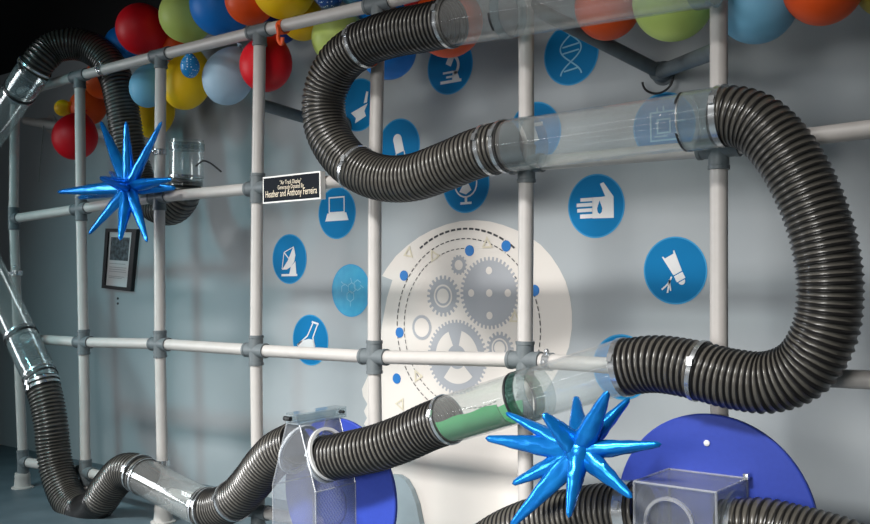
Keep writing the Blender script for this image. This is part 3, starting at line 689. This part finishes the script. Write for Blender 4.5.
gear(443.3, 296, .083, 22, .015, [('c', 0, 0, .56, 0, 1), ('c', 0, 0, .47, .0006, 0), ('c', 0, 0, .36, .0012, 1)])
gear(459, 265, .040, 14, .006, [('c', 0, 0, .5, 0, 1)])
gear(422, 327.5, .052, 60, .003, [('c', 0, 0, .74, 0, 1)], 'gear_ring')
gear(500, 348, .063, 18, .013, [('c', 0, 0, .60, 0, 1), ('c', 0, 0, .50, .0006, 0), ('c', 0, 0, .40, .0012, 1)])
def sect(a0, a1, r0, r1, n=10):
    return [(r1*math.cos(math.radians(a0+(a1-a0)*k/n)), r1*math.sin(math.radians(a0+(a1-a0)*k/n))) for k in range(n+1)] + [(r0*math.cos(math.radians(a1-(a1-a0)*k/n)), r0*math.sin(math.radians(a1-(a1-a0)*k/n))) for k in range(n+1)]
gear(457, 357, .148, 48, .012, [('s', sect(112, 196, .32, .72)), ('s', sect(-8, 76, .32, .72)), ('s', sect(232, 316, .32, .72)), ('c', 0, 0, .10, 0, 1)])
# dashed orbits
oc = uvw(465, 328)
def r_at(px, py): p = uvw(px, py); return math.hypot(p[0]-oc[0], p[1]-oc[1])
def dashes(r, a0, a1, w, ln, gap, name='dashed_ring'):
    bm = B(); a = a0
    while a < a1:
        b = min(a+math.degrees(ln/r), a1)
        ringflat(bm, oc[0], oc[1], r-w/2, r+w/2, fn, .0008, .0026, 3, math.radians(a), math.radians(b)); a = b+math.degrees(gap/r)
    obj(name, bm, M['dash'], hd, False)
dashes(r_at(461, 229), 52, 125, .008, .022, .008)
dashes(r_at(460, 239), 58, 330, .004, .018, .009)
dashes(r_at(460, 239), -28, 56, .004, .018, .009)
dashes(r_at(458, 249), 85, 300, .0035, .016, .009)
dashes(r_at(458, 249), -40, 40, .0035, .016, .009)
for px, py in ((506.4, 246), (469.8, 250.6), (404.2, 275.6), (534.6, 290.4), (399.9, 332.5), (397, 378.5)):
    bm = B(); u, v = uvw(px, py); flat(bm, circ(u, v, .0215, 28), fn, .0008, .0032); obj('blue_dot', bm, M['dot'], hd, False)
for px, py, a in ((409, 253, 200), (434.5, 256, 0), (487.5, 244, 90), (515, 318, 90), (418, 376, 240), (401, 404, 300)):
    u, v = uvw(px, py); t = [(u+.024*math.cos(math.radians(a+k*120)), v+.024*math.sin(math.radians(a+k*120))) for k in range(4)]
    bm = B(); stroke(bm, t, .007, fn, .0008, .0036); obj('arrow_mark', bm, M['cream'], hd, False)
# ------------------------------------------------------------------ lights
def area(name, loc, target, sx, sy, power, col, spread=PI):
    l = bpy.data.lights.new(name, 'AREA'); l.shape = 'RECTANGLE'; l.size = sx; l.size_y = sy; l.energy = power; l.color = col; l.spread = spread
    o = bpy.data.objects.new(name, l); COL.objects.link(o); o.location = loc
    d = V(target)-V(loc); z = -d.normalized(); x = V((1, 0, 0)); x = (x-z*x.dot(z)).normalized(); y = z.cross(x)
    o.matrix_world = Matrix(((x.x, y.x, z.x, loc[0]), (x.y, y.y, z.y, loc[1]), (x.z, y.z, z.z, loc[2]), (0, 0, 0, 1))); return o
area('strip_light', (2.7, -4.6, 4.6), (2.5, WY, -1.05), 2.4, .45, 47, (1, .985, .96), math.radians(39))
area('tube_lamp', (2.6, -3.4, 3.3), (2.8, 0, 1.2), 3.0, .014, 4.5, (1, .99, .97))  # added thin strip, out of view, for highlight lines on tubes and hoses
area('window_light', (-2.4, -3.2, 1.5), (2.8, 0, .6), .9, 1.8, 17, (.95, .97, 1), math.radians(70))  # added fill from the left for bright post sides and tube streaks
area('front_light', (3.4, -6.0, 1.4), (2.7, 0, .2), 2.2, 1.2, 17, (1, .98, .95), math.radians(50))  # added soft frontal fill that lifts the hoses
area('back_window', (-.8, -6.2, 1.45), (1.5, 0, 1.3), 4.6, .05, 10, (.98, .99, 1))  # added unseen strip that gives the clear tubes their white streaks
area('cyan_lamp', (.2, -2.6, 2.6), (.6, WY, .35),   .3, .3, 4.2, (.35, .9, 1), math.radians(58))  # added cyan fill that tints the wall at lower left
w = bpy.data.worlds.new('world'); sc.world = w; w.use_nodes = True
w.node_tree.nodes['Background'].inputs[0].default_value = (.6, .76, .82, 1); w.node_tree.nodes['Background'].inputs[1].default_value = .045
# ------------------------------------------------------------------ view
sc.view_settings.view_transform = 'Standard'; sc.view_settings.look = 'None'; sc.view_settings.gamma = 1; sc.view_settings.exposure = 0
sc.view_settings.use_curve_mapping = False
sc.cycles.use_denoising = True; sc.cycles.transparent_max_bounces = 40; sc.cycles.max_bounces = 8
